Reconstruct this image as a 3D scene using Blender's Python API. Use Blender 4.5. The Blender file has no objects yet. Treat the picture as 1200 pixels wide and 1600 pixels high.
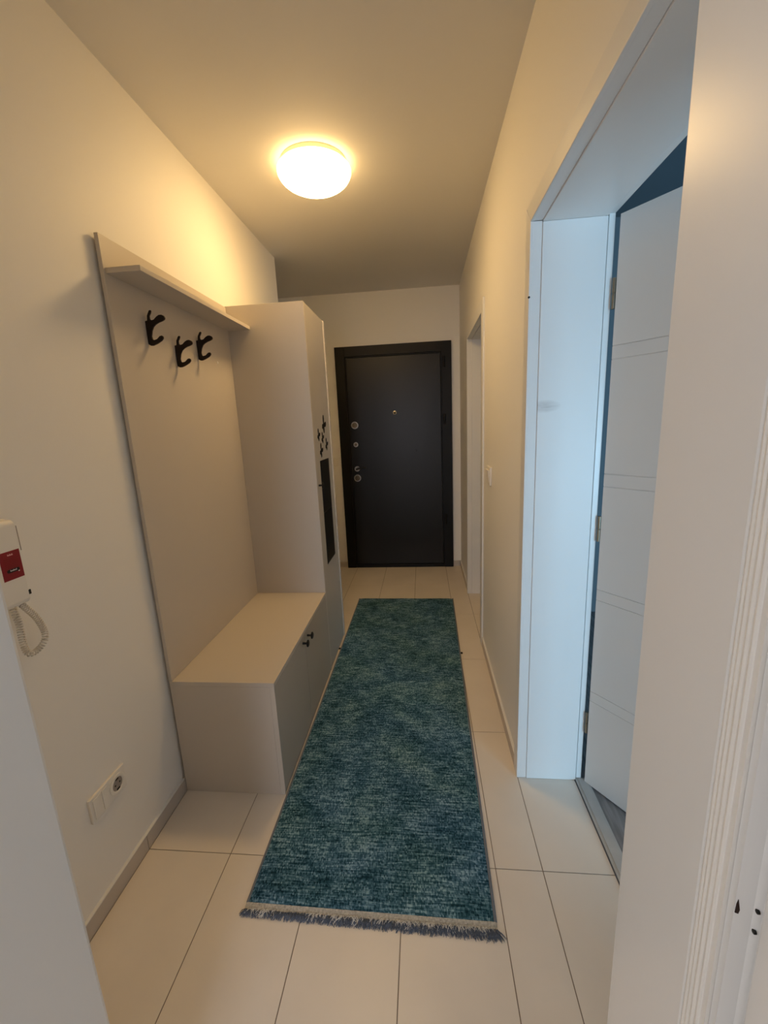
import bpy, bmesh, math, random
from mathutils import Vector, Matrix
random.seed(7)
PI = math.pi
S = bpy.context.scene
COL = S.collection

# ------------------------------------------------------------------ helpers
def lin(c):
    return tuple(((v/255)/12.92 if v/255 <= .04045 else ((v/255+.055)/1.055)**2.4) for v in c) + (1,)

def mat(name, col, rough=.5, metal=0, spec=.5, noise=None, bump=None, emit=None):
    """noise=(scale, amount) tints the colour, bump=(scale, strength)"""
    m = bpy.data.materials.new(name); m.use_nodes = True
    nt = m.node_tree; b = nt.nodes['Principled BSDF']
    c = tuple(col) + (1,) if len(col) == 3 else tuple(col)
    b.inputs['Base Color'].default_value = c
    b.inputs['Roughness'].default_value = rough
    b.inputs['Metallic'].default_value = metal
    b.inputs['Specular IOR Level'].default_value = spec
    if emit:
        b.inputs['Emission Color'].default_value = tuple(emit[0]) + (1,)
        b.inputs['Emission Strength'].default_value = emit[1]
    tc = nt.nodes.new('ShaderNodeTexCoord')
    if noise:
        n = nt.nodes.new('ShaderNodeTexNoise'); n.inputs['Scale'].default_value = noise[0]
        n.inputs['Detail'].default_value = 5
        nt.links.new(tc.outputs['Object'], n.inputs['Vector'])
        r = nt.nodes.new('ShaderNodeValToRGB')
        a = noise[1]
        r.color_ramp.elements[0].position = .3; r.color_ramp.elements[1].position = .7
        r.color_ramp.elements[0].color = tuple(max(0, v*(1-a)) for v in c[:3]) + (1,)
        r.color_ramp.elements[1].color = tuple(min(1, v*(1+a)) for v in c[:3]) + (1,)
        nt.links.new(n.outputs['Fac'], r.inputs['Fac'])
        nt.links.new(r.outputs['Color'], b.inputs['Base Color'])
    if bump:
        n2 = nt.nodes.new('ShaderNodeTexNoise'); n2.inputs['Scale'].default_value = bump[0]
        n2.inputs['Detail'].default_value = 3
        nt.links.new(tc.outputs['Object'], n2.inputs['Vector'])
        bp = nt.nodes.new('ShaderNodeBump'); bp.inputs['Strength'].default_value = bump[1]
        bp.inputs['Distance'].default_value = .002
        nt.links.new(n2.outputs['Fac'], bp.inputs['Height'])
        nt.links.new(bp.outputs['Normal'], b.inputs['Normal'])
    return m

class MB:
    """collects shapes, build() links them as ONE mesh object"""
    def __init__(s): s.bm = bmesh.new()
    def box(s, x0, x1, y0, y1, z0, z1, M=None):
        vs = [Vector((x, y, z)) for x in (x0, x1) for y in (y0, y1) for z in (z0, z1)]
        if M: vs = [M @ v for v in vs]
        v = [s.bm.verts.new(p) for p in vs]
        for f in ((0,1,3,2),(4,6,7,5),(0,4,5,1),(2,3,7,6),(0,2,6,4),(1,5,7,3)):
            s.bm.faces.new([v[i] for i in f])
        return s
    def prism(s, pts, d, M=None):
        """closed outline pts (3-D, planar), extruded by vector d"""
        d = Vector(d); a = [Vector(p) for p in pts]; b = [p + d for p in a]
        if M: a = [M @ p for p in a]; b = [M @ p for p in b]
        A = [s.bm.verts.new(p) for p in a]; B = [s.bm.verts.new(p) for p in b]
        n = len(A)
        s.bm.faces.new(A[::-1]); s.bm.faces.new(B)
        for i in range(n): s.bm.faces.new([A[i], A[(i+1)%n], B[(i+1)%n], B[i]])
        return s
    def lathe(s, prof, o, axis='z', seg=32, M=None):
        """profile [(radius, height)] turned about the axis through o; r=0 closes"""
        o = Vector(o)
        def P(r, h, t):
            a, b = r*math.cos(t), r*math.sin(t)
            p = {'z': Vector((a, b, h)), 'x': Vector((h, a, b)), 'y': Vector((b, h, a))}[axis] + o
            return M @ p if M else p
        rings = []
        for r, h in prof:
            if r < 1e-6: rings.append([s.bm.verts.new(P(0, h, 0))])
            else: rings.append([s.bm.verts.new(P(r, h, 2*PI*i/seg)) for i in range(seg)])
        for a, b in zip(rings, rings[1:]):
            for i in range(seg):
                j = (i+1) % seg
                if len(a) == 1 and len(b) == 1: continue
                if len(a) == 1: s.bm.faces.new([a[0], b[i], b[j]])
                elif len(b) == 1: s.bm.faces.new([a[i], a[j], b[0]])
                else: s.bm.faces.new([a[i], a[j], b[j], b[i]])
        return s
    def tube(s, pts, rad, seg=8):
        pts = [Vector(p) for p in pts]; n = len(pts)
        R = rad if isinstance(rad, (list, tuple)) else [rad]*n
        up = None; rings = []
        for i, p in enumerate(pts):
            t = (pts[min(i+1, n-1)] - pts[max(i-1, 0)]).normalized()
            if up is None:
                up = t.orthogonal().normalized()
            up = (up - t*up.dot(t)).normalized(); w = t.cross(up)
            rings.append([s.bm.verts.new(p + (up*math.cos(2*PI*k/seg) + w*math.sin(2*PI*k/seg))*R[i]) for k in range(seg)])
        for a, b in zip(rings, rings[1:]):
            for k in range(seg): s.bm.faces.new([a[k], a[(k+1)%seg], b[(k+1)%seg], b[k]])
        s.bm.faces.new(rings[0][::-1]); s.bm.faces.new(rings[-1])
        return s
    def build(s, name, m, parent=None, bevel=0, smooth=False, loc=None):
        bm = s.bm
        bmesh.ops.recalc_face_normals(bm, faces=bm.faces)
        o = Vector((0, 0, 0))
        if parent: o = WORLD[parent.name]
        elif loc: o = Vector(loc)
        else:
            xs = [v.co for v in bm.verts]
            o = Vector(((min(p.x for p in xs)+max(p.x for p in xs))/2, (min(p.y for p in xs)+max(p.y for p in xs))/2, min(p.z for p in xs)))
        for v in bm.verts: v.co -= o
        me = bpy.data.meshes.new(name); bm.to_mesh(me); bm.free()
        me.materials.append(m)
        if smooth:
            for p in me.polygons: p.use_smooth = True
        ob = bpy.data.objects.new(name, me); COL.objects.link(ob)
        if parent: ob.parent = parent
        else: ob.location = o
        WORLD[ob.name] = o
        if bevel:
            bv = ob.modifiers.new('Bevel', 'BEVEL'); bv.width = bevel; bv.segments = 2; bv.limit_method = 'ANGLE'
        if smooth:
            try:
                me.set_sharp_from_angle(angle=math.radians(35))
            except Exception: pass
        return ob
WORLD = {}

def thing(name, label, cat, loc, group=None, kind=None):
    o = bpy.data.objects.new(name, None); COL.objects.link(o); o.location = loc
    o.empty_display_size = .05
    WORLD[o.name] = Vector(loc)
    tag(o, label, cat, group, kind); return o
def tag(o, label=None, cat=None, group=None, kind=None):
    if label: o['label'] = label
    if cat: o['category'] = cat
    if group: o['group'] = group
    if kind: o['kind'] = kind
    return o
def struct(mb, name, m, label=None, cat=None, **k):
    o = mb.build(name, m, **k); tag(o, label, cat, kind='structure'); return o
def clone(o, parent, dloc):
    c = o.copy(); COL.objects.link(c); c.parent = parent; c.location = o.location + Vector(dloc); WORLD[c.name] = WORLD[o.name] + Vector(dloc)
    for ch in list(o.children):
        g = ch.copy(); COL.objects.link(g); g.parent = c
    return c

# ------------------------------------------------------------------ measures (metres)
W, H, D, YL = 1.367, 2.618, 4.071, 3.159      # hall width, height, far wall, end of the left wall
HB = .058                                     # skirting height
XP0, XP, XF = .0105, .024, .428               # coat panel back / front, cabinet fronts
YB, YW, YE = 1.352, 2.213, 2.650              # bench start, wardrobe start / end
ZB, ZP, ZW = .500, 2.053, 2.058               # bench top, panel top, wardrobe top
YR = .47                                      # hall face of the near wall (camera doorway)
RX = 1.588                                    # room-side plane of the right wall

# ------------------------------------------------------------------ materials
M = {}
M['wall'] = mat('wall_paint', (.84, .825, .795), .55, spec=.3, bump=(260, .12))
M['ceil'] = mat('ceiling_paint', (.76, .745, .71), .7, spec=.2, bump=(200, .1))
M['room'] = mat('room_paint', (.80, .79, .77), .7, spec=.2)
M['sideroom'] = mat('dimmed_blue_grey_room', (.18, .205, .225), .7, spec=.2)  # blue-grey room colour, taken darker so the side room stays dim
M['tile'] = mat('floor_tile', (.75, .685, .605), .36, spec=.4, noise=(3.5, .045))
M['grout'] = mat('tile_grout', (.22, .17, .13), .8)
M['skirt'] = mat('skirting_tile', (.52, .47, .42), .4, noise=(6, .05))
M['lac'] = mat('white_lacquer', (.77, .77, .76), .33, spec=.5)
M['seal'] = mat('rubber_seal', (.80, .78, .74), .5)
M['cash'] = mat('cashmere_laminate', (.56, .51, .45), .42, spec=.4)
M['cashfront'] = mat('cashmere_front', (.47, .43, .375), .40, spec=.4)
M['black'] = mat('black_steel', (.0085, .0085, .009), .36, spec=.33)
M['blackframe'] = mat('black_frame_steel', (.005, .0048, .0045), .45, spec=.25)
M['hook'] = mat('hook_metal', (.016, .009, .007), .55, spec=.25)
M['knob'] = mat('knob_metal', (.012, .012, .012), .5, spec=.3)
M['glassblack'] = mat('decor_panel_black', (.007, .007, .006), .4, spec=.2)
M['decal'] = mat('decal_black', (.008, .007, .006), .6, spec=.1)
M['steel'] = mat('satin_steel', (.72, .70, .66), .24, metal=1)
M['dark'] = mat('dark_hole', (.006, .006, .006), .7)
M['brass'] = mat('aged_hinge_steel', (.30, .26, .20), .4, metal=1)
M['lockcore'] = mat('dull_brass', (.16, .125, .08), .38, metal=1)
M['plast'] = mat('white_plastic', (.80, .775, .73), .4)
M['plastgap'] = mat('plastic_gap', (.32, .28, .25), .6)
M['red'] = mat('red_sticker', (.23, .002, .009), .45)
M['redline'] = mat('dark_red_print', (.19, .003, .006), .5)
M['pink'] = mat('pale_print', (.80, .42, .42), .5)
M['white'] = mat('white_print', (.8, .75, .75), .5)
M['cord'] = mat('grey_cord', (.66, .63, .59), .5)
M['lam'] = mat('grey_laminate', (.30, .285, .28), .5)
M['thr'] = mat('threshold_trim', (.43, .42, .40), .45, noise=(14, .1))
M['bind'] = mat('rug_binding', (.16, .18, .215), .9)
M['weave'] = mat('rug_woven_end', (.47, .44, .38), .9, noise=(160, .3))
M['fringe'] = mat('rug_fringe', (.115, .14, .19), .9)
M['thread'] = mat('rug_thread', (.75, .73, .68), .8)
M['lampring'] = mat('lamp_base_metal', (.62, .55, .42), .5)
M['dirt'] = mat('chip_brown', (.02, .006, .004), .7)
LAMP_COL, LAMP_STR = (1, .64, .258), 31
M['lamp'] = mat('lamp_opal', (.9, .88, .82), .4, emit=(LAMP_COL, LAMP_STR))

def hot_spot():
    # the bulb behind the opal glass: brightest straight below, weaker at the rim
    nt = M['lamp'].node_tree; N = nt.nodes; L = nt.links; b = N['Principled BSDF']
    ge = N.new('ShaderNodeNewGeometry'); sp = N.new('ShaderNodeSeparateXYZ'); L.new(ge.outputs['Normal'], sp.inputs[0])
    d = N.new('ShaderNodeMath'); d.operation = 'MULTIPLY'; L.new(sp.outputs[2], d.inputs[0]); d.inputs[1].default_value = -1; d.use_clamp = True
    a = N.new('ShaderNodeMath'); a.operation = 'MULTIPLY'; L.new(d.outputs[0], a.inputs[0]); L.new(d.outputs[0], a.inputs[1])
    c = N.new('ShaderNodeMath'); c.operation = 'MULTIPLY_ADD'; L.new(a.outputs[0], c.inputs[0]); c.inputs[1].default_value = 1.62*LAMP_STR; c.inputs[2].default_value = .10*LAMP_STR
    u = N.new('ShaderNodeMath'); u.operation = 'MULTIPLY'; L.new(sp.outputs[2], u.inputs[0]); u.inputs[1].default_value = 1; u.use_clamp = True
    e = N.new('ShaderNodeMath'); e.operation = 'MULTIPLY_ADD'; L.new(u.outputs[0], e.inputs[0]); e.inputs[1].default_value = .20*LAMP_STR; L.new(c.outputs[0], e.inputs[2])
    L.new(e.outputs[0], b.inputs['Emission Strength'])
hot_spot()

def rug_material():
    m = bpy.data.materials.new('rug_pile'); m.use_nodes = True
    nt = m.node_tree; N = nt.nodes; L = nt.links; b = N['Principled BSDF']
    b.inputs['Roughness'].default_value = .95; b.inputs['Specular IOR Level'].default_value = .1
    tc = N.new('ShaderNodeTexCoord')
    def mapped(sx, sy):
        mp = N.new('ShaderNodeMapping'); mp.inputs['Scale'].default_value = (sx, sy, 1)
        L.new(tc.outputs['Object'], mp.inputs['Vector']); return mp
    def noise(mp, sc, det=3, rough=.6):
        n = N.new('ShaderNodeTexNoise'); n.inputs['Scale'].default_value = sc; n.inputs['Detail'].default_value = det
        n.inputs['Roughness'].default_value = rough
        L.new(mp.outputs['Vector'], n.inputs['Vector']); return n
    # single tufts: cells 9 mm wide in rows of 5 mm
    vo = N.new('ShaderNodeTexVoronoi'); vo.inputs['Scale'].default_value = 1; vo.inputs['Randomness'].default_value = .5
    L.new(mapped(235, 150).outputs['Vector'], vo.inputs['Vector'])
    sep = N.new('ShaderNodeSeparateColor'); L.new(vo.outputs['Color'], sep.inputs['Color'])
    streak = noise(mapped(15, 150), 1, 3)
    cloud = noise(mapped(5.5, 7), 1, 4, .65)
    cloud2 = noise(mapped(16, 26), 1, 3, .6)
    def mul_add(a, k, c):
        q = N.new('ShaderNodeMath'); q.operation = 'MULTIPLY_ADD'
        L.new(a, q.inputs[0]); q.inputs[1].default_value = k
        if isinstance(c, (int, float)): q.inputs[2].default_value = c
        else: L.new(c, q.inputs[2])
        return q.outputs[0]
    v = mul_add(sep.outputs[0], .40, -.20)
    v = mul_add(streak.outputs['Fac'], 1.35, v)
    v = mul_add(cloud.outputs['Fac'], .80, v)
    v = mul_add(cloud2.outputs['Fac'], .40, v)     # centred near 1.12
    v = mul_add(v, 1.0, -.765)
    r = N.new('ShaderNodeValToRGB'); e = r.color_ramp.elements
    e[0].position = .16; e[0].color = (.008, .034, .052, 1)
    e[1].position = .88; e[1].color = (.28, .45, .53, 1)
    k = e.new(.38); k.color = (.030, .094, .132, 1)
    k = e.new(.60); k.color = (.088, .194, .256, 1)
    L.new(v, r.inputs['Fac'])
    # greener here, bluer there
    hue = noise(mapped(3.2, 3.8), 1, 2)
    mx = N.new('ShaderNodeMix'); mx.data_type = 'RGBA'; mx.blend_type = 'MULTIPLY'; mx.inputs['Factor'].default_value = 1
    hr = N.new('ShaderNodeValToRGB'); hr.color_ramp.elements[0].position = .38; hr.color_ramp.elements[1].position = .62
    hr.color_ramp.elements[0].color = (.97, .97, 1.10, 1); hr.color_ramp.elements[1].color = (1.05, 1.02, .98, 1)
    L.new(hue.outputs['Fac'], hr.inputs['Fac'])
    L.new(r.outputs['Color'], mx.inputs['A']); L.new(hr.outputs['Color'], mx.inputs['B'])
    L.new(mx.outputs['Result'], b.inputs['Base Color'])
    bp = N.new('ShaderNodeBump'); bp.inputs['Strength'].default_value = .8; bp.inputs['Distance'].default_value = .004
    inv = mul_add(vo.outputs['Distance'], -1.0, 1.0)
    L.new(inv, bp.inputs['Height']); L.new(bp.outputs['Normal'], b.inputs['Normal'])
    return m
M['rug'] = rug_material()

def grain_material():
    m = M['lam']; nt = m.node_tree; N = nt.nodes; L = nt.links; b = N['Principled BSDF']
    tc = N.new('ShaderNodeTexCoord'); mp = N.new('ShaderNodeMapping'); mp.inputs['Scale'].default_value = (60, 5, 1)
    n = N.new('ShaderNodeTexNoise'); n.inputs['Scale'].default_value = 1; n.inputs['Detail'].default_value = 6
    r = N.new('ShaderNodeValToRGB'); r.color_ramp.elements[0].position = .3; r.color_ramp.elements[1].position = .72
    r.color_ramp.elements[0].color = (.13, .12, .12, 1); r.color_ramp.elements[1].color = (.29, .275, .27, 1)
    L.new(tc.outputs['Object'], mp.inputs['Vector']); L.new(mp.outputs['Vector'], n.inputs['Vector'])
    L.new(n.outputs['Fac'], r.inputs['Fac']); L.new(r.outputs['Color'], b.inputs['Base Color'])
grain_material()

def smudge_material():
    """white lacquer with a faint grey scuff on the reveal, a stain with its own shape"""
    m = mat('white_lacquer_scuffed', (.77, .77, .76), .42, spec=.45)
    nt = m.node_tree; N = nt.nodes; L = nt.links; b = N['Principled BSDF']
    tc = N.new('ShaderNodeTexCoord'); sp = N.new('ShaderNodeSeparateXYZ'); L.new(tc.outputs['Object'], sp.inputs[0])
    def mth(op, a, c, d=None):
        q = N.new('ShaderNodeMath'); q.operation = op
        for i, v in enumerate((a, c, d)):
            if v is None: continue
            if isinstance(v, (int, float)): q.inputs[i].default_value = v
            else: L.new(v, q.inputs[i])
        return q.outputs[0]
    # mark centre in object space is set from the part's origin (door_2 root at 1.48, 1.07, 0)
    dx = mth('DIVIDE', mth('SUBTRACT', sp.outputs[0], 1.415-1.48), .055)
    dz = mth('DIVIDE', mth('SUBTRACT', sp.outputs[2], 1.468), .022)
    rr = mth('ADD', mth('MULTIPLY', dx, dx), mth('MULTIPLY', dz, dz))
    fall = mth('MAXIMUM', mth('SUBTRACT', 1.0, rr), 0.0)
    mp = N.new('ShaderNodeMapping'); mp.inputs['Scale'].default_value = (30, 30, 170); L.new(tc.outputs['Object'], mp.inputs[0])
    n = N.new('ShaderNodeTexNoise'); n.inputs['Scale'].default_value = 1; n.inputs['Detail'].default_value = 5; L.new(mp.outputs[0], n.inputs['Vector'])
    f = mth('MULTIPLY', fall, mth('MULTIPLY', n.outputs['Fac'], .75))
    mx = N.new('ShaderNodeMix'); mx.data_type = 'RGBA'
    mx.inputs['A'].default_value = (.77, .77, .76, 1); mx.inputs['B'].default_value = (.33, .31, .30, 1)
    L.new(f, mx.inputs['Factor']); L.new(mx.outputs['Result'], b.inputs['Base Color'])
    return m
M['scuff'] = smudge_material()

# ------------------------------------------------------------------ room shell
xedges = [1.36, 1.21] + [1.21 - .3*k for k in range(1, 10)]
xs = [1.72, 1.583] + xedges
xs = sorted(set(round(v, 3) for v in xs))
rows = [1.112 + .618*k for k in range(-8, 6)]
fl = MB(); fl.box(-1.5, 1.583, -3.6, 4.22, -.06, -.0018); fl.box(1.583, 1.86, -3.6, .29, -.06, -.0018)
floor = struct(fl, 'floor', M['grout'], loc=(0, 0, 0))
ft = MB(); g = .0014
for i in range(len(xs)-1):
    for j in range(len(rows)-1):
        a, b_, c, d_ = xs[i], xs[i+1], rows[j], rows[j+1]
        if a >= 1.57:
            if c > .28: continue
            d_ = min(d_, .29)
        if d_ > 4.21: d_ = 4.21
        ft.box(a+g, b_-g, c+g, d_-g, -.0017, 0)
tiles = ft.build('floor_tiles', M['tile'], parent=floor)
struct(MB().box(1.6, 4.7, .49, 3.1, -.06, .002).box(1.86, 4.7, -2.1, .49, -.06, .002), 'floor', M['lam'], loc=(0, 0, 0))
struct(MB().box(-1.5, RX+.006, -3.7, 4.3, H, H+.1).box(RX+.006, 1.86, -3.7, .489, H, H+.1), 'ceiling', M['ceil'], loc=(0, 0, 0))
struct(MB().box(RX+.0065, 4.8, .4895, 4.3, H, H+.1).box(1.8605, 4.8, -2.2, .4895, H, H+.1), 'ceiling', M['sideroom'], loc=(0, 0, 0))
struct(MB().box(-.16, 0, YR+.001, YL, 0, H), 'wall_left', M['wall'], loc=(0, 0, 0))
struct(MB().box(-1.05, 1.7, D, D+.15, 0, H), 'wall_end', M['wall'], loc=(0, 0, 0))
struct(MB().box(-1.06, -.9, YL-.2, D, 0, H).box(-.9, -.16, YL-.2, YL-.1, 0, H), 'wall_niche', M['wall'], loc=(0, 0, 0))
wr = MB()
AY0, AY1, AZ = .60, 1.505, 2.052        # near opening
BY0, BY1, BZ = 2.552, 3.388, 2.058      # far opening
x0, x1 = W, RX-.001
wr.box(x0, x1, YR+.001, AY0, 0, H); wr.box(x0, x1, AY0, AY1, AZ, H); wr.box(x0, x1, AY1, BY0, 0, H)
wr.box(x0, x1, BY0, BY1, BZ, H); wr.box(x0, x1, BY1, D, 0, H)
struct(wr, 'wall_right', M['wall'], loc=(0, 0, 0))
# near wall with the doorway the photograph is taken from
JL, JR, YS = .4537, 1.256, .335         # clear jamb faces and the rebate line
wn = MB()
wn.box(-1.4, JL-.03, .29, YR-.012, 0, H); wn.box(JR+.045, 1.719, .29, YR-.012, 0, H); wn.box(JL-.03, JR+.045, .29, YR-.012, 2.07, H)
struct(wn, 'wall_near', M['wall'], loc=(0, 0, 0))
# the room behind the camera: it lights the hall through its window
sk = MB()
sk.box(-1.5, -1.4, -3.6, .29, 0, H); struct(sk, 'wall_room_left', M['room'], loc=(0, 0, 0))
struct(MB().box(1.72, 1.86, -3.6, .489, .003, H), 'wall_room_right', M['room'], loc=(0, 0, 0))
WX0, WX1, WZ0, WZ1 = -.45, 1.25, .75, 2.3
wb = MB()
wb.box(-1.5, WX0, -3.7, -3.6, 0, H); wb.box(WX1, 1.86, -3.7, -3.6, 0, H); wb.box(WX0, WX1, -3.7, -3.6, 0, WZ0); wb.box(WX0, WX1, -3.7, -3.6, WZ1, H)
struct(wb, 'wall_back', M['room'], loc=(0, 0, 0))
def window(x0, x1, z0, z1, y, name):
    w = MB(); t = .06
    w.box(x0, x1, y-.03, y+.03, z0, z0+t); w.box(x0, x1, y-.03, y+.03, z1-t, z1)
    w.box(x0, x0+t, y-.03, y+.03, z0+t, z1-t); w.box(x1-t, x1, y-.03, y+.03, z0+t, z1-t)
    xm = (x0+x1)/2; w.box(xm-.04, xm+.04, y-.03, y+.03, z0+t, z1-t)
    struct(w, name, M['lac'], loc=(0, 0, 0))
window(WX0, WX1, WZ0, WZ1, -3.65, 'window_1')
struct(MB().box(.78, 1.719, -.93, -.85, .0005, H-.0005), 'wall_shade_stub', M['room'], loc=(0, 0, 0))  # unseen stub wall, added to keep window light off the near right jamb
# the room on the right
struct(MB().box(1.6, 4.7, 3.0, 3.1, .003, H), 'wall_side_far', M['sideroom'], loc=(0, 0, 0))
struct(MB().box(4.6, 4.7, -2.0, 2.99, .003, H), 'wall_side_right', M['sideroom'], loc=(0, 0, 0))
SX0, SX1, SZ0, SZ1 = 2.75, 4.35, .2, 1.45
ws = MB()
ws.box(1.86, SX0, -2.1, -2.0, .003, H); ws.box(SX1, 4.7, -2.1, -2.0, .003, H); ws.box(SX0, SX1, -2.1, -2.0, .003, SZ0); ws.box(SX0, SX1, -2.1, -2.0, SZ1, H)
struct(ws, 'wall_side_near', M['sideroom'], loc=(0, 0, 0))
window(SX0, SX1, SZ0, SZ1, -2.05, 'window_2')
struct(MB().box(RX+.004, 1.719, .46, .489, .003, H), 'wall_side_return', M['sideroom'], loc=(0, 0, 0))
# outer closure of the void behind the far right door
# skirting tiles
b = MB()
for a, c in ((YR+.002, 1.111), (1.113, 1.729), (1.731, 2.347), (2.349, YL)):
    b.box(.0003, .0095, a, c, .0003, HB)
struct(b, 'baseboard_left', M['skirt'], bevel=.001, loc=(0, 0, 0))
b = MB()
for a, c in ((1.536, 1.729), (1.731, 2.347), (2.349, 2.508)): b.box(W-.0095, W-.0003, a, c, .0003, HB)
b.box(W-.0095, W-.0003, 3.425, D-.0003, .0003, HB)
struct(b, 'baseboard_right', M['skirt'], bevel=.001, loc=(0, 0, 0))
b = MB(); b.box(-.9, .2085, D-.0095, D-.0003, .0003, HB); b.box(1.2895, W-.011, D-.0095, D-.0003, .0003, HB)
struct(b, 'baseboard_end', M['skirt'], bevel=.001, loc=(0, 0, 0))

cb = MB()  # pale strip along the top edge of the skirting tiles
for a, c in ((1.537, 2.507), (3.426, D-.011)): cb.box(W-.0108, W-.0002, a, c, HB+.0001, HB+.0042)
cb.build('pale_top_strip', M['lac'], bpy.data.objects['baseboard_right'])
MB().box(.0002, .0102, YR+.003, 1.35, HB+.0001, HB+.0036).build('pale_top_strip', M['lac'], bpy.data.objects['baseboard_left'])
# ------------------------------------------------------------------ door_1: the black entrance door
r = thing('door_1', 'black steel entrance door with chrome locks at the end of the hall', 'door', (.75, D-.02, 0), kind='structure')
f = MB(); y1 = D-.0005; y0 = D-.034
X0, X1, ZT = .2106, 1.2883, 2.154; A0, A1, AZT = .300, 1.199, 2.066
f.box(X0, A0, y0, y1, .0005, ZT); f.box(A1, X1, y0, y1, .0005, ZT); f.box(A0, A1, y0, y1, AZT, ZT); f.box(A0, A1, y0+.004, y1, .0005, .034)
f.box(A0, A0+.010, y0+.014, y1, .034, AZT); f.box(A1-.010, A1, y0+.014, y1, .034, AZT); f.box(A0, A1, y0+.014, y1, AZT-.010, AZT)
f.build('door_frame', M['blackframe'], r, bevel=.002)
lf = MB(); lf.box(.3125, 1.187, D-.026, D-.003, .038, 2.053)
leaf = lf.build('door_leaf', M['black'], r, bevel=.003)
yl = D-.026
def rosette(name, x, z, R, m=M['steel']):
    q = MB(); q.lathe([(0, 0), (R, 0), (R, -.005), (R*.93, -.009), (R*.76, -.009), (R*.72, -.004), (0, -.004)], (x, yl-.0002, z), 'y', 28)
    return q.build(name, m, leaf, smooth=True)
for z, x in ((1.439, .364), (.930, .363)):
    ro = rosette('lock_rosette', x, z, .037); ro['label'] = 'round chrome lock rosette'
    k = MB(); k.lathe([(0, -.004), (.025, -.004), (.024, -.012), (0, -.013)], (x, yl, z), 'y', 20); k.box(x-.004, x+.004, yl-.024, yl-.012, z-.014, z+.014)
    k.build('thumb_turn', M['lockcore'], leaf, smooth=True)
rosette('key_lock', .364, 1.256, .025)
k = MB(); k.lathe([(0, -.004), (.013, -.004), (.013, -.011), (0, -.011)], (.364, yl, 1.256), 'y', 16); k.build('lock_cylinder', M['lockcore'], leaf, smooth=True)
rosette('handle_rosette', .365, 1.021, .028)
h = MB(); h.lathe([(0, -.004), (.010, -.004), (.010, -.045), (0, -.047)], (.365, yl, 1.021), 'y', 14)
h.tube([(.360, yl-.044, 1.021), (.385, yl-.046, 1.026), (.42, yl-.046, 1.030), (.458, yl-.045, 1.033)], [.010, .009, .008, .0075], 10)
h.build('lever_handle', M['knob'], leaf, smooth=True)
q = MB(); q.lathe([(0, 0), (.018, 0), (.018, -.004), (.012, -.006), (.008, -.003), (0, -.003)], (.752, yl, 1.539), 'y', 20); pe = q.build('peephole', M['steel'], leaf, smooth=True)
q = MB(); q.lathe([(0, -.0032), (.008, -.0032), (.005, -.0055), (0, -.006)], (.752, yl, 1.539), 'y', 16); q.build('peephole_lens', M['dark'], leaf, smooth=True)
for x, z in ((.522, 1.242), (.946, 1.176), (.517, .826)):
    q = MB(); q.lathe([(0, 0), (.008, 0), (.007, -.003), (0, -.004)], (x, yl, z), 'y', 12); q.build('screw_cap', M['dark'], leaf, smooth=True)
for z in (1.972, 1.458, .5):
    q = MB(); q.lathe([(0, -.05), (.011, -.05), (.011, .05), (0, .05)], (1.219, y0-.009, z), 'z', 14); q.build('hinge', M['blackframe'], r, smooth=True)

# ------------------------------------------------------------------ white interior doors on the right
def casing(mb, ya, yb, yo_a, yo_b, zi, zo, xf, xw):
    """mitred architrave on the wall face; ya/yb clear edges, yo outer edges"""
    d = (xw-xf, 0, 0)
    mb.prism([(xf, yb, .0005), (xf, yo_b, .0005), (xf, yo_b, zo), (xf, yb, zi)], d)
    mb.prism([(xf, ya, .0005), (xf, ya, zi), (xf, yo_a, zo), (xf, yo_a, .0005)], d)
    mb.prism([(xf, ya, zi+.0004), (xf, yb, zi+.0004), (xf, yo_b-.0042, zo), (xf, yo_a+.0042, zo)], d)
def door_lining(root, ya, yb, zi, yo_a, yo_b, zo, jm):
    c = MB(); casing(c, ya, yb, yo_a, yo_b, zi, zo, W-.011, W-.0003)
    # the tongue of the architrave that runs into the opening
    c.box(W-.006, 1.3925, yb+.0004, yb+.024, .0006, zi+.0004); c.box(W-.006, 1.3925, ya-.024, ya-.0004, .0006, zi+.0004); c.box(W-.006, 1.3925, ya-.0004, yb+.0004, zi+.0008, zi+.024)
    c.build('door_casing', M['lac'], root, bevel=.0016)
    p = MB(); e = .0028
    p.box(1.3928, 1.586, yb-e, yb+.024, .0005, zi-e); p.build('jamb_panel', jm, root, bevel=.002)
    p = MB(); p.box(1.3928, 1.586, ya-.024, ya+e, .0005, zi-e); p.build('jamb_panel', M['lac'], root, bevel=.001)
    p = MB(); p.box(1.3928, 1.586, ya, yb, zi-e, zi+.024); p.build('head_panel', M['lac'], root, bevel=.002)
    s_ = MB(); s_.box(1.5892, 1.608, yb+.0015, yb+.026, .0005, zi+.004); s_.box(1.587, 1.608, ya-.026, ya-.004, .0005, zi+.004); s_.box(1.587, 1.608, ya-.004, yb+.004, zi+.004, zi+.026)
    s_.build('rebate_strip', M['lac'], root, bevel=.001)
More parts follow.
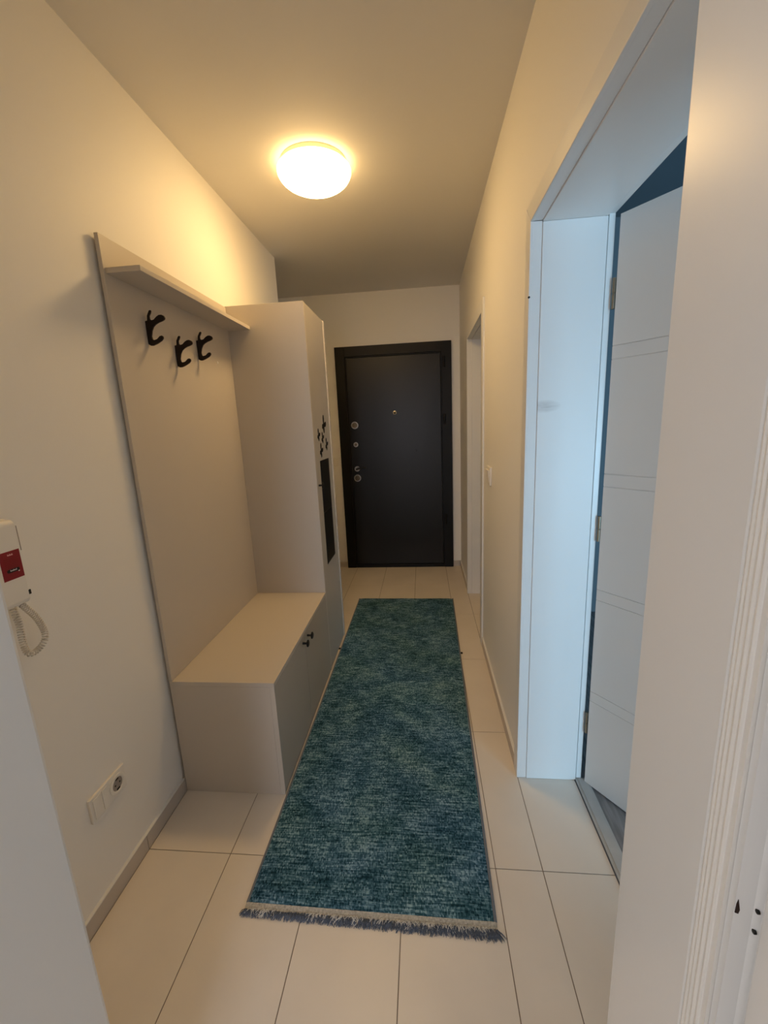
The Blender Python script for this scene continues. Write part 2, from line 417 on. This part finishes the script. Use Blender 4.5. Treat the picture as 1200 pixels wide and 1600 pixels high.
# near right door, standing ajar into the side room
AYA, AYB, AZI = .655, 1.477, 2.025
r2 = thing('door_2', 'white interior door standing ajar in the deep near doorway on the right wall', 'door', (1.48, 1.07, 0), kind='structure')
door_lining(r2, AYA, AYB, AZI, .598, 1.5336, 2.083, M['scuff'])
def leaf_mesh(MW, Lw, z0, z1, grooves, th=.04):
    """s along the leaf, t through it (t=0 is the hall face)"""
    m = MB(); m.box(0, Lw, .003, th, z0, z1, MW)
    zs = [z0] + sorted(grooves) + [z1]
    for a, b_ in zip(zs, zs[1:]):
        m.box(0, Lw, 0, .003, a + (0 if a == z0 else .0011), b_ - (0 if b_ == z1 else .0011), MW)
    return m
u = Vector((.597, -.802, 0)); n_ = Vector((.802, .597, 0)); hp = Vector((1.6155, 1.4615, 0))
ML = Matrix(((u.x, n_.x, 0, hp.x), (u.y, n_.y, 0, hp.y), (0, 0, 1, 0), (0, 0, 0, 1)))
GR = [.372, .412, .782, .822, 1.194, 1.237, 1.603, 1.644]
lf2 = leaf_mesh(ML, .80, .009, 2.018, GR).build('door_leaf', M['lac'], r2)
for z in (1.80, 1.043, .27):
    q = MB(); q.lathe([(0, -.045), (.0065, -.045), (.0065, -.003), (.005, -.002), (.005, .002), (.0065, .003), (.0065, .045), (0, .045)], (1.6135, 1.4705, z), 'z', 12)
    q.build('hinge', M['brass'], r2, smooth=True)
hd = MB()
for t in (-1, 1):
    tt = -.045 if t < 0 else .085
    hd.tube([ML @ Vector((.74, tt, 1.02)), ML @ Vector((.62, tt, 1.02))], .009, 10)
    hd.tube([ML @ Vector((.74, -.046 if t < 0 else .04, 1.02)), ML @ Vector((.74, 0 if t < 0 else .086, 1.02))], .009, 10)
hd.build('door_handle', M['steel'], lf2, smooth=True)
t = MB(); t.box(1.5845, 1.634, AYA, AYB, .0022, .007); t.box(1.594, 1.626, AYA, AYB, .007, .0095); t.build('threshold', M['thr'], r2, bevel=.001)
q = MB(); q.lathe([(0, 0), (.0035, 0), (.0035, .002), (0, .002)], (1.3572, 1.4768, 1.809), 'y', 10); q.build('nail_hole', M['dark'], r2)
# far right door, closed
r3 = thing('door_3', 'white interior door closed in the far doorway next to the entrance door', 'door', (1.48, 2.97, 0), kind='structure')
door_lining(r3, 2.58, 3.359, 2.029, 2.512, 3.421, 2.095, M['lac'])
MC = Matrix(((0, 1, 0, 1.6095), (1, 0, 0, 2.562), (0, 0, 1, 0), (0, 0, 0, 1)))
leaf_mesh(MC, .817, .009, 2.036, GR).build('door_leaf', M['lac'], r3)

# ------------------------------------------------------------------ the doorway the photograph is taken from
r4 = thing('door_4', 'white door frame and open door leaf at the near right edge', 'door', (1.26, .38, 0), kind='structure')
p = MB(); p.box(JR, JR+.04, YS, YR, .0005, 2.03); p.build('jamb_panel', M['lac'], r4, bevel=.0025)
p = MB(); p.box(JL-.025, JL, .292, YR, .0005, 2.03); p.build('jamb_panel', M['lac'], r4, bevel=.007)
p = MB(); p.box(JL-.025, JR+.04, YS, YR, 2.0305, 2.06); p.build('head_panel', M['lac'], r4)
se = MB()
for yy, rr_ in ((.3325, .0026), (.3275, .0030), (.3215, .0034), (.3155, .0032)):
    se.tube([(JR+.0022, yy, .001), (JR+.0022, yy, 2.03)], rr_, 10)
se.box(JR+.001, JR+.022, .3075, .3345, .0005, 2.03)
se.build('rubber_seal', M['seal'], r4, smooth=True)
p = MB(); p.box(JR+.0045, JR+.04, .300, .307, .0005, 2.03)
rows_ = [(JR+.0045, .300), (JR+.010, .2985), (JR+.0165, .2965), (JR+.021, .293), (JR+.0235, .289), (JR+.0243, .2850), (JR+.04, .2850), (JR+.04, .300)]
p.prism([(x, y, .0005) for x, y in rows_], (0, 0, 2.03)); p.build('rebate_strip', M['lac'], r4)
p = MB(); p.box(JR+.012, JR+.052, -.52, .2835, .009, 2.03); p.build('door_leaf', M['lac'], r4, bevel=.002)
for z in (1.4313-1.389*.294, 1.4313-1.462*.294):
    q = MB(); q.lathe([(0, 0), (.0019, 0), (.0019, -.0018), (0, -.0024)], (JR+.0192, .2945, z), 'x', 12); q.build('screw_head', M['dark'], r4)
zc = 1.4313-1.3305*.309
q = MB(); q.prism([(JR+.0048, .2995, zc-.006), (JR+.0075, .2995, zc-.007), (JR+.0083, .2995, zc-.003), (JR+.0062, .2995, zc+.008), (JR+.0052, .2995, zc+.003)], (0, -.0006, 0)); q.build('paint_chip', M['dirt'], r4)

# ------------------------------------------------------------------ hallway furniture
# bench cabinet
r5 = thing('shoe_bench', 'low cashmere coloured shoe bench with two doors under the coat panel', 'bench', ((XP0+XF)/2, (YB+YW)/2, 0))
c = MB(); T = .018; yb0, yb1 = YB, YW-.001; xb0 = XP0+.002
c.box(xb0, XF-T-.001, yb0, yb0+T, .0005, ZB-T); c.box(xb0, XF-T-.001, yb1-T, yb1, .0005, ZB-T); c.box(xb0, xb0+.006, yb0+T, yb1-T, .002, ZB-T); c.box(xb0+.006, XF-T-.002, yb0+T, yb1-T, .05, .068)
c.box(xb0+.006, XF-.04, yb0+T, yb1-T, .0005, .05)
c.box(XF-T-.0008, XF, yb0, yb0+.0022, .0005, ZB-T)
c.build('carcass', M['cash'], r5, bevel=.0008)
t = MB(); t.box(xb0, XF+.001, yb0-.0005, yb1, ZB-T+.0006, ZB); t.build('bench_top', M['cash'], r5, bevel=.001)
ym = 1.769
def knob(parent, y, z):
    k = MB(); k.lathe([(0, 0), (.0055, 0), (.0050, .016), (.0075, .019), (.0165, .022), (.0168, .026), (.012, .029), (0, .0295)], (XF, y, z), 'x', 20)
    return k.build('knob', M['knob'], parent, smooth=True)
d1 = MB().box(XF-T, XF, yb0+.0028, ym-.0012, .012, ZB-T-.0025).build('cabinet_door', M['cashfront'], r5, bevel=.0008); knob(d1, 1.731, .450)
d2 = MB().box(XF-T, XF, ym+.0012, yb1-.002, .012, ZB-T-.0025).build('cabinet_door', M['cashfront'], r5, bevel=.0008); knob(d2, 1.807, .450)
# tall wardrobe
r6 = thing('wardrobe', 'tall narrow cashmere wardrobe with black door inlay and butterflies beside the bench', 'wardrobe', ((XP0+XF)/2, (YW+YE)/2, 0))
c = MB(); y0w, y1w = YW+.0005, YE
c.box(XP0, XF, y0w, y0w+T, .0005, ZW); c.box(XP0, XF+.004, y1w-T, y1w, .0005, ZW)
c.box(XP0, XF-T, y0w+T, y1w-T, ZW-T, ZW); c.box(XP0, XP0+.006, y0w+T, y1w-T, .0005, ZW-T); c.box(XP0+.006, XF-T-.002, y0w+T, y1w-T, .05, .068); c.box(XP0+.006, XF-.04, y0w+T, y1w-T, .0005, .05)
c.build('carcass', M['cash'], r6, bevel=.0008)
dw = MB().box(XF-T, XF-.0005, y0w+T+.002, y1w-T-.002, .012, ZW-.001).build('wardrobe_door', M['cashfront'], r6, bevel=.0008)
knob(dw, 2.250, 1.118)
for a, c_ in ((.634, .945), (.947, 1.248)):
    q = MB(); s0 = .013*(1.248-a)/.614; s1 = .013*(1.248-c_)/.614
    q.prism([(XF-.0004, 2.318, a), (XF-.0004, 2.532, a), (XF-.0004, 2.532, c_), (XF-.0004, 2.318, c_)], (.002, 0, 0))
    q.build('black_inlay', M['glassblack'], dw)
def butterfly(y, z, s, rot):
    half = [(0, .22), (.05, .30), (.16, .52), (.36, .66), (.50, .56), (.48, .34), (.30, .14), (.14, .05), (.30, -.06), (.38, -.24), (.28, -.44), (.14, -.40), (.05, -.20), (0, -.42)]
    o = half + [(-a, b_) for a, b_ in half[::-1][1:-1]]
    ca, sa = math.cos(rot), math.sin(rot)
    q = MB(); q.prism([(XF-.0004, y+s*(a*ca-b_*sa), z+s*(a*sa+b_*ca)) for a, b_ in o], (.0012, 0, 0))
    return q.build('butterfly_decal', M['decal'], dw)
for y, z, s, ro in ((2.470, 1.441, .084, -.70), (2.330, 1.386, .056, -.6), (2.420, 1.368, .053, -.5), (2.510, 1.325, .060, -.55), (2.366, 1.297, .066, -.65)):
    butterfly(y, z, s, ro)
# coat panel with hat shelf and three hooks
r7 = thing('coat_panel', 'tall cashmere wall panel with hat shelf and three dark hooks above the bench', 'coat rack', (XP, (YB+YW)/2, ZB))
MB().box(XP0, XP, YB, YW-.001, ZB+.0005, ZP).build('back_board', M['cash'], r7, bevel=.0008)
MB().box(XP+.0003, .141, YB+.008, YW-.001, 1.939, 1.9555).build('hat_shelf', M['cash'], r7, bevel=.0008)
ol = [(.041,1.828),(.049,1.829),(.051,1.845),(.06,1.861),(.065,1.863),(.068,1.861),(.065,1.853),(.059,1.844),(.059,1.834),(.064,1.829),(.074,1.831),(.085,1.84),(.095,1.845),(.104,1.845),(.113,1.841),(.116,1.834),(.113,1.828),(.105,1.824),(.091,1.82),(.078,1.814),(.069,1.807),(.062,1.795),(.057,1.777),(.059,1.766),(.064,1.763),(.076,1.766),(.087,1.775),(.095,1.777),(.1,1.773),(.099,1.766),(.092,1.759),(.074,1.75),(.059,1.745),(.05,1.745),(.042,1.75),(.038,1.765),(.039,1.797)]
hk = MB()
f_ = 1.523/1.497
pts = [(max(XP+.0004, x*f_-(f_-1)*1.0074), 1.523, z*f_-(f_-1)*1.4313) for x, z in ol]
hk.prism(pts, (0, .008, 0))
h1 = hk.build('coat_hook', M['hook'], r7, bevel=.0025)
clone(h1, r7, (0, .170, -.054)); clone(h1, r7, (0, .347, -.003))
q = MB(); q.lathe([(0, 0), (.007, 0), (.006, .002), (0, .003)], (XP+.0003, 2.05, 1.763), 'x', 12); q.build('screw_cap', M['plast'], r7, smooth=True)

# ------------------------------------------------------------------ runner rug
NL, NR, FL, FR = Vector((.4305, .965)), Vector((1.187, .957)), Vector((.443, 3.250)), Vector((1.227, 3.241))
r8 = thing('runner_rug', 'long teal runner rug with grey fringe lying on the beige tiles', 'rug', (.82, 2.1, 0))
def rp(s, t): return NL.lerp(NR, s).lerp(FL.lerp(FR, s), t)
bm = bmesh.new(); nx, ny = 24, 120; ZR = .011; e = .010
grid = []
for j in range(ny+1):
    row = []
    for i in range(nx+1):
        s_ = e + (1-2*e)*i/nx
        p_ = rp(s_, j/ny)
        ed = min(i, nx-i)
        z = ZR - (.003 if ed == 0 else 0) - (.003 if j in (0, ny) else 0) + .0012*math.sin(i*.7+j*.13)*math.sin(j*.31)
        row.append(bm.verts.new((p_.x, p_.y, z)))
    grid.append(row)
for j in range(ny):
    for i in range(nx): bm.faces.new([grid[j][i], grid[j][i+1], grid[j+1][i+1], grid[j+1][i]])
# sides down to the floor
per = [grid[0][i] for i in range(nx+1)] + [grid[j][nx] for j in range(1, ny+1)] + [grid[ny][i] for i in range(nx-1, -1, -1)] + [grid[j][0] for j in range(ny-1, 0, -1)]
low = [bm.verts.new((v.co.x, v.co.y, .0006)) for v in per]
for i in range(len(per)):
    k = (i+1) % len(per); bm.faces.new([per[i], low[i], low[k], per[k]])
bm.faces.new(low)
mb = MB(); mb.bm.free(); mb.bm = bm
mb.build('rug_pile', M['rug'], r8, smooth=True)
for s_ in (0.0045, .9955):
    q = MB(); q.tube([(rp(s_, t/40).x, rp(s_, t/40).y, .0048) for t in range(41)], .0046, 8); q.build('edge_binding', M['bind'], r8, smooth=True)
for s_, t_, sg in ((0, .653, -1), (1, .638, 1)):
    p_ = rp(s_, t_); q = MB(); q.box(p_.x-.006+sg*.008, p_.x+.006+sg*.008, p_.y-.008, p_.y+.008, .0004, .006); q.build('edge_tag', M['dark'], r8, bevel=.002)
dv = (NR-NL).normalized(); nv = Vector((dv.y, -dv.x))     # nv points to the camera
Wd = (NR-NL).length
wv = MB()
for k in range(5):
    o_ = nv*(.0015 + .0034*k)
    pa, pb = NL + o_ + dv*.002, NR + o_ - dv*.002
    wv.tube([(pa.lerp(pb, i/60).x, pa.lerp(pb, i/60).y, .0052 - .0006*k + .0006*(i % 2)) for i in range(61)], .0020, 6)
wv.box(-Wd/2, Wd/2, -.017, 0, .0006, .0045, Matrix.Translation(((NL.x+NR.x)/2, (NL.y+NR.y)/2, 0)) @ Matrix.Rotation(math.atan2(dv.y, dv.x), 4, 'Z'))
wv.build('woven_end', M['weave'], r8)
fr = MB()
for k in range(1500):
    s_ = random.random(); p_ = NL.lerp(NR, s_) + nv*(.016 + random.random()*.008)
    lean = (s_-.5)*2; lean = .55*(lean**5) + random.gauss(0, .35)
    ln_ = random.uniform(.008, .020)*(.85+.55*s_)
    a = nv*ln_ + dv*ln_*lean
    z0 = random.uniform(.001, .006)
    q = p_ + a*.5 + dv*random.gauss(0, .002); e_ = p_ + a
    fr.tube([(p_.x, p_.y, z0), (q.x, q.y, z0+.0025), (e_.x, e_.y, random.uniform(.001, .0045))], [.0012, .0014, .0006], 3)
fo = fr.build('fringe', M['fringe'], r8); fo['kind'] = 'stuff'
th = MB()
for k in range(230):
    c0 = random.choice([.06, .10, .30, .38, .45, .55, .62, .68, .74, .80, .86, .92, .95, random.random()])
    s_ = min(.99, max(.01, random.gauss(c0, .018))); p_ = NL.lerp(NR, s_) + nv*.014
    ln_ = random.uniform(.010, .024); lean = random.gauss(-.25 if s_ < .6 else .1, .45)
    a = nv*ln_ + dv*ln_*lean; q = p_ + a*.5 + dv*random.gauss(0, .003); e_ = p_ + a
    th.tube([(p_.x, p_.y, .0055), (q.x, q.y, .0085), (e_.x, e_.y, .005)], .0008, 3)
to = th.build('loose_threads', M['thread'], r8); to['kind'] = 'stuff'; to['label'] = 'loose cream threads'

# ------------------------------------------------------------------ ceiling lamp
LX, LY = .543, 2.161
r9 = thing('ceiling_light', 'round glowing opal glass lamp on the hall ceiling', 'lamp', (LX, LY, H-.11))
q = MB(); q.lathe([(0, -.0005), (.150, -.0005), (.152, -.003), (.148, -.021), (0, -.021)], (LX, LY, H), 'z', 64); q.build('lamp_base', M['lampring'], r9, smooth=True)
prof = [(.148, -.0215), (.163, -.025), (.1695, -.031)]
for i in range(1, 15):
    a = PI/2*i/14; prof.append((.170*math.cos(a) if i < 14 else 0, -.031-.079*math.sin(a)))
q = MB(); q.lathe([(0, -.0215)] + prof, (LX, LY, H), 'z', 64); q.build('lamp_shade', M['lamp'], r9, smooth=True)

# ------------------------------------------------------------------ intercom handset
r10 = thing('intercom', 'white wall intercom handset with red sticker and coiled cord', 'intercom', (.02, .82, 1.05))
q = MB(); q.prism([(.0005, .760, 1.058), (.0005, .874, 1.058), (.0005, .877, 1.066), (.0005, .874, 1.255), (.0005, .760, 1.255)], (.026, 0, 0)); q.build('intercom_base', M['plast'], r10, bevel=.006)
q = MB()
q.prism([(.027, .772, 1.050), (.046, .772, 1.050), (.050, .775, 1.060), (.050, .775, 1.245), (.044, .775, 1.253), (.027, .775, 1.253)], (0, .094, 0))
q.build('handset', M['plast'], r10, bevel=.004)
q = MB(); q.box(.0495, .0503, .8685, .8702, 1.178, 1.238); q.build('handset_slot', M['plastgap'], r10)
q = MB(); q.box(.0465, .0508, .8640, .8695, 1.068, 1.079); q.build('hook_switch', M['dark'], r10)
st = MB().box(.0501, .0505, .814, .8635, 1.117, 1.184).build('sticker', M['red'], r10); st['label'] = 'red square sticker'
q = MB()
for k in range(7): q.box(.0505, .0507, .823, .856, 1.1655-.0042*k, 1.1675-.0042*k)
q.build('small_print', M['redline'], st)
q = MB()
for k in range(8):
    y = .8335 + .00165*k; q.box(.0505, .0508, y, y+.0011, 1.1735, 1.1735+(.0028 if k % 3 else .0042))
q.build('print_word', M['pink'], st)
q = MB(); R = .0042; yc0, yc1, zc_ = .829, .851, 1.138
q.prism([(.0505, yc1+R*math.cos(a), zc_+R*math.sin(a)) for a in [(-90+180*i/10)*PI/180 for i in range(11)]] + [(.0505, yc0+R*math.cos(a), zc_+R*math.sin(a)) for a in [(90+180*i/10)*PI/180 for i in range(11)]], (.0003, 0, 0))
pill = q.build('print_badge', M['dark'], st)
q = MB()
for k in range(9):
    y = .8325 + .0018*k; q.box(.0508, .0510, y, y+.0011, zc_-.0012, zc_+(.0013 if k % 4 else .0026))
q.box(.0508, .0511, .851, .854, zc_-.0062, zc_-.0036)
q.build('badge_lettering', M['white'], st)
# coiled cord
path = []
P0 = [(.034, .852, 1.049), (.034, .864, 1.030), (.032, .884, .997), (.030, .897, .960), (.030, .897, .935), (.030, .884, .921), (.030, .864, .915), (.030, .847, .920), (.029, .841, .945), (.027, .843, .975), (.022, .848, 1.002), (.016, .850, 1.020), (.012, .850, 1.050)]
def cr(p0, p1, p2, p3, t):
    return .5*((2*p1)+(p2-p0)*t+(2*p0-5*p1+4*p2-p3)*t*t+(3*p1-p0-3*p2+p3)*t**3)
V = [Vector(p) for p in P0]; V = [V[0]*2-V[1]] + V + [V[-1]*2-V[-2]]
dense = [cr(V[i-1], V[i], V[i+1], V[i+2], t/40) for i in range(1, len(V)-2) for t in range(40)]
coil = []; acc = 0; prev = dense[0]
for i in range(1, len(dense)-1):
    acc += (dense[i]-dense[i-1]).length
    tdir = (dense[i+1]-dense[i-1]).normalized(); e1 = tdir.cross(Vector((1, 0, 0))).normalized(); e2 = tdir.cross(e1)
    ph = 2*PI*acc/.0064
    coil.append((dense[i], e1, e2, ph))
pts = []
for (a, b_) in zip(coil, coil[1:]):
    for q_ in range(3):
        f = q_/3; ph = a[3]*(1-f)+b_[3]*f; c0 = a[0].lerp(b_[0], f)
        pts.append(c0 + a[1]*.0062*math.cos(ph) + a[2]*.0062*math.sin(ph))
q = MB(); q.tube(pts, .0017, 6); q.build('coiled_cord', M['cord'], r10, smooth=True)

# ------------------------------------------------------------------ sockets and switches
r11 = thing('wall_socket', 'white double socket plate low on the left wall near the skirting', 'socket', (.005, 1.005, .307))
MB().box(.0004, .0095, .933, 1.077, .307, .389).build('plate', M['plast'], r11, bevel=.002)
MB().box(.0096, .0118, .942, .9745, .3155, .3805).build('blank_insert', M['plast'], r11, bevel=.001)
MB().box(.0096, .0118, .977, .998, .3155, .3805).build('blank_insert', M['plast'], r11, bevel=.001)
q = MB(); c_ = (.0096, 1.038, .348)
q.lathe([(0, 0), (.0325, 0), (.0325, .0032), (.031, .004), (.0235, .004), (.0220, .0030), (.0212, .0012), (0, .0010)], c_, 'x', 32); so = q.build('socket_well', M['plast'], r11, smooth=True)
so['label'] = 'round socket outlet'
q = MB(); q.lathe([(0, .0011), (.0208, .0013), (0, .0014)], c_, 'x', 28); q.build('socket_floor', M['plastgap'], so)
q = MB()
for dy in (-.0095, .0095): q.lathe([(0, .0014), (.0028, .0014), (.0028, .0020), (0, .0020)], (.0096, 1.038+dy, .348), 'x', 10)
for dz, h_ in ((-.0195, .0055), (.0150, .0035)): q.box(.0108, .0122, 1.032, 1.044, .348+dz, .348+dz+h_)
q.build('contact_holes', M['dark'], so)
r12 = thing('light_switch', 'white double light switch on the right wall between the two doorways', 'switch', (W-.006, 2.29, 1.09))
MB().box(W-.011, W-.0004, 2.228, 2.350, 1.090, 1.187).build('switch_plate', M['plast'], r12, bevel=.003)
for y in (2.243, 2.292):
    q = MB(); q.prism([(W-.0113, y, 1.108), (W-.0135, y, 1.108), (W-.0185, y, 1.170), (W-.0113, y, 1.170)], (0, .044, 0)); q.build('rocker', M['plast'], r12, bevel=.001)
r13 = thing('light_switch', 'white switch plate beside the black entrance door behind the wardrobe', 'switch', (.135, D-.005, 1.055))
MB().box(.092, .174, D-.009, D-.0004, 1.050, 1.134).build('switch_plate', M['plast'], r13, bevel=.002)
MB().box(.102, .164, D-.0125, D-.0092, 1.062, 1.122).build('rocker', M['plast'], r13, bevel=.001)

# ------------------------------------------------------------------ light
def area(name, loc, rot, sx, sy, power, col):
    l = bpy.data.lights.new(name, 'AREA'); l.shape = 'RECTANGLE'; l.size = sx; l.size_y = sy; l.energy = power; l.color = col
    o = bpy.data.objects.new(name, l); COL.objects.link(o); o.location = loc; o.rotation_euler = rot
    return o
DAY, DAY_W = (.84, .875, 1.0), 100
SIDE_COL, SIDE_W = (.40, .73, 1.0), 152
area('window_daylight', ((WX0+WX1)/2, -3.75, (WZ0+WZ1)/2), (PI/2, 0, 0), WX1-WX0, WZ1-WZ0, DAY_W, DAY)
area('side_window_daylight', ((SX0+SX1)/2, -2.15, (SZ0+SZ1)/2), (PI/2, 0, 0), SX1-SX0, SZ1-SZ0, SIDE_W, SIDE_COL)
w = bpy.data.worlds.new('world'); S.world = w; w.use_nodes = True
w.node_tree.nodes['Background'].inputs['Color'].default_value = (.55, .75, 1, 1)
w.node_tree.nodes['Background'].inputs['Strength'].default_value = .3

# ------------------------------------------------------------------ camera and view
cam = bpy.data.cameras.new('camera'); co = bpy.data.objects.new('camera', cam); COL.objects.link(co)
cam.sensor_fit = 'VERTICAL'; cam.sensor_height = 36; cam.sensor_width = 27
cam.lens = 649.853/1600*36; cam.clip_start = .02
R_ = Vector((.9950444882671071, .0890718599568258, -.044189027292785746)); U_ = Vector((.024798718222700418, .2080598434076756, .977801679859308)); F_ = Vector((-.0962885763928518, .9740520033986918, -.20481993245588384))
co.matrix_world = Matrix(((R_.x, U_.x, -F_.x, 1.0074), (R_.y, U_.y, -F_.y, 0), (R_.z, U_.z, -F_.z, 1.4313), (0, 0, 0, 1)))
S.camera = co
S.view_settings.view_transform = 'Standard'
try: S.view_settings.look = 'None'
except Exception: pass
S.view_settings.gamma = 1; S.view_settings.use_curve_mapping = False
S.view_settings.exposure = 0
S.cycles.use_denoising = True
S.cycles.max_bounces = 14; S.cycles.diffuse_bounces = 8
S.cycles.sample_clamp_indirect = 6
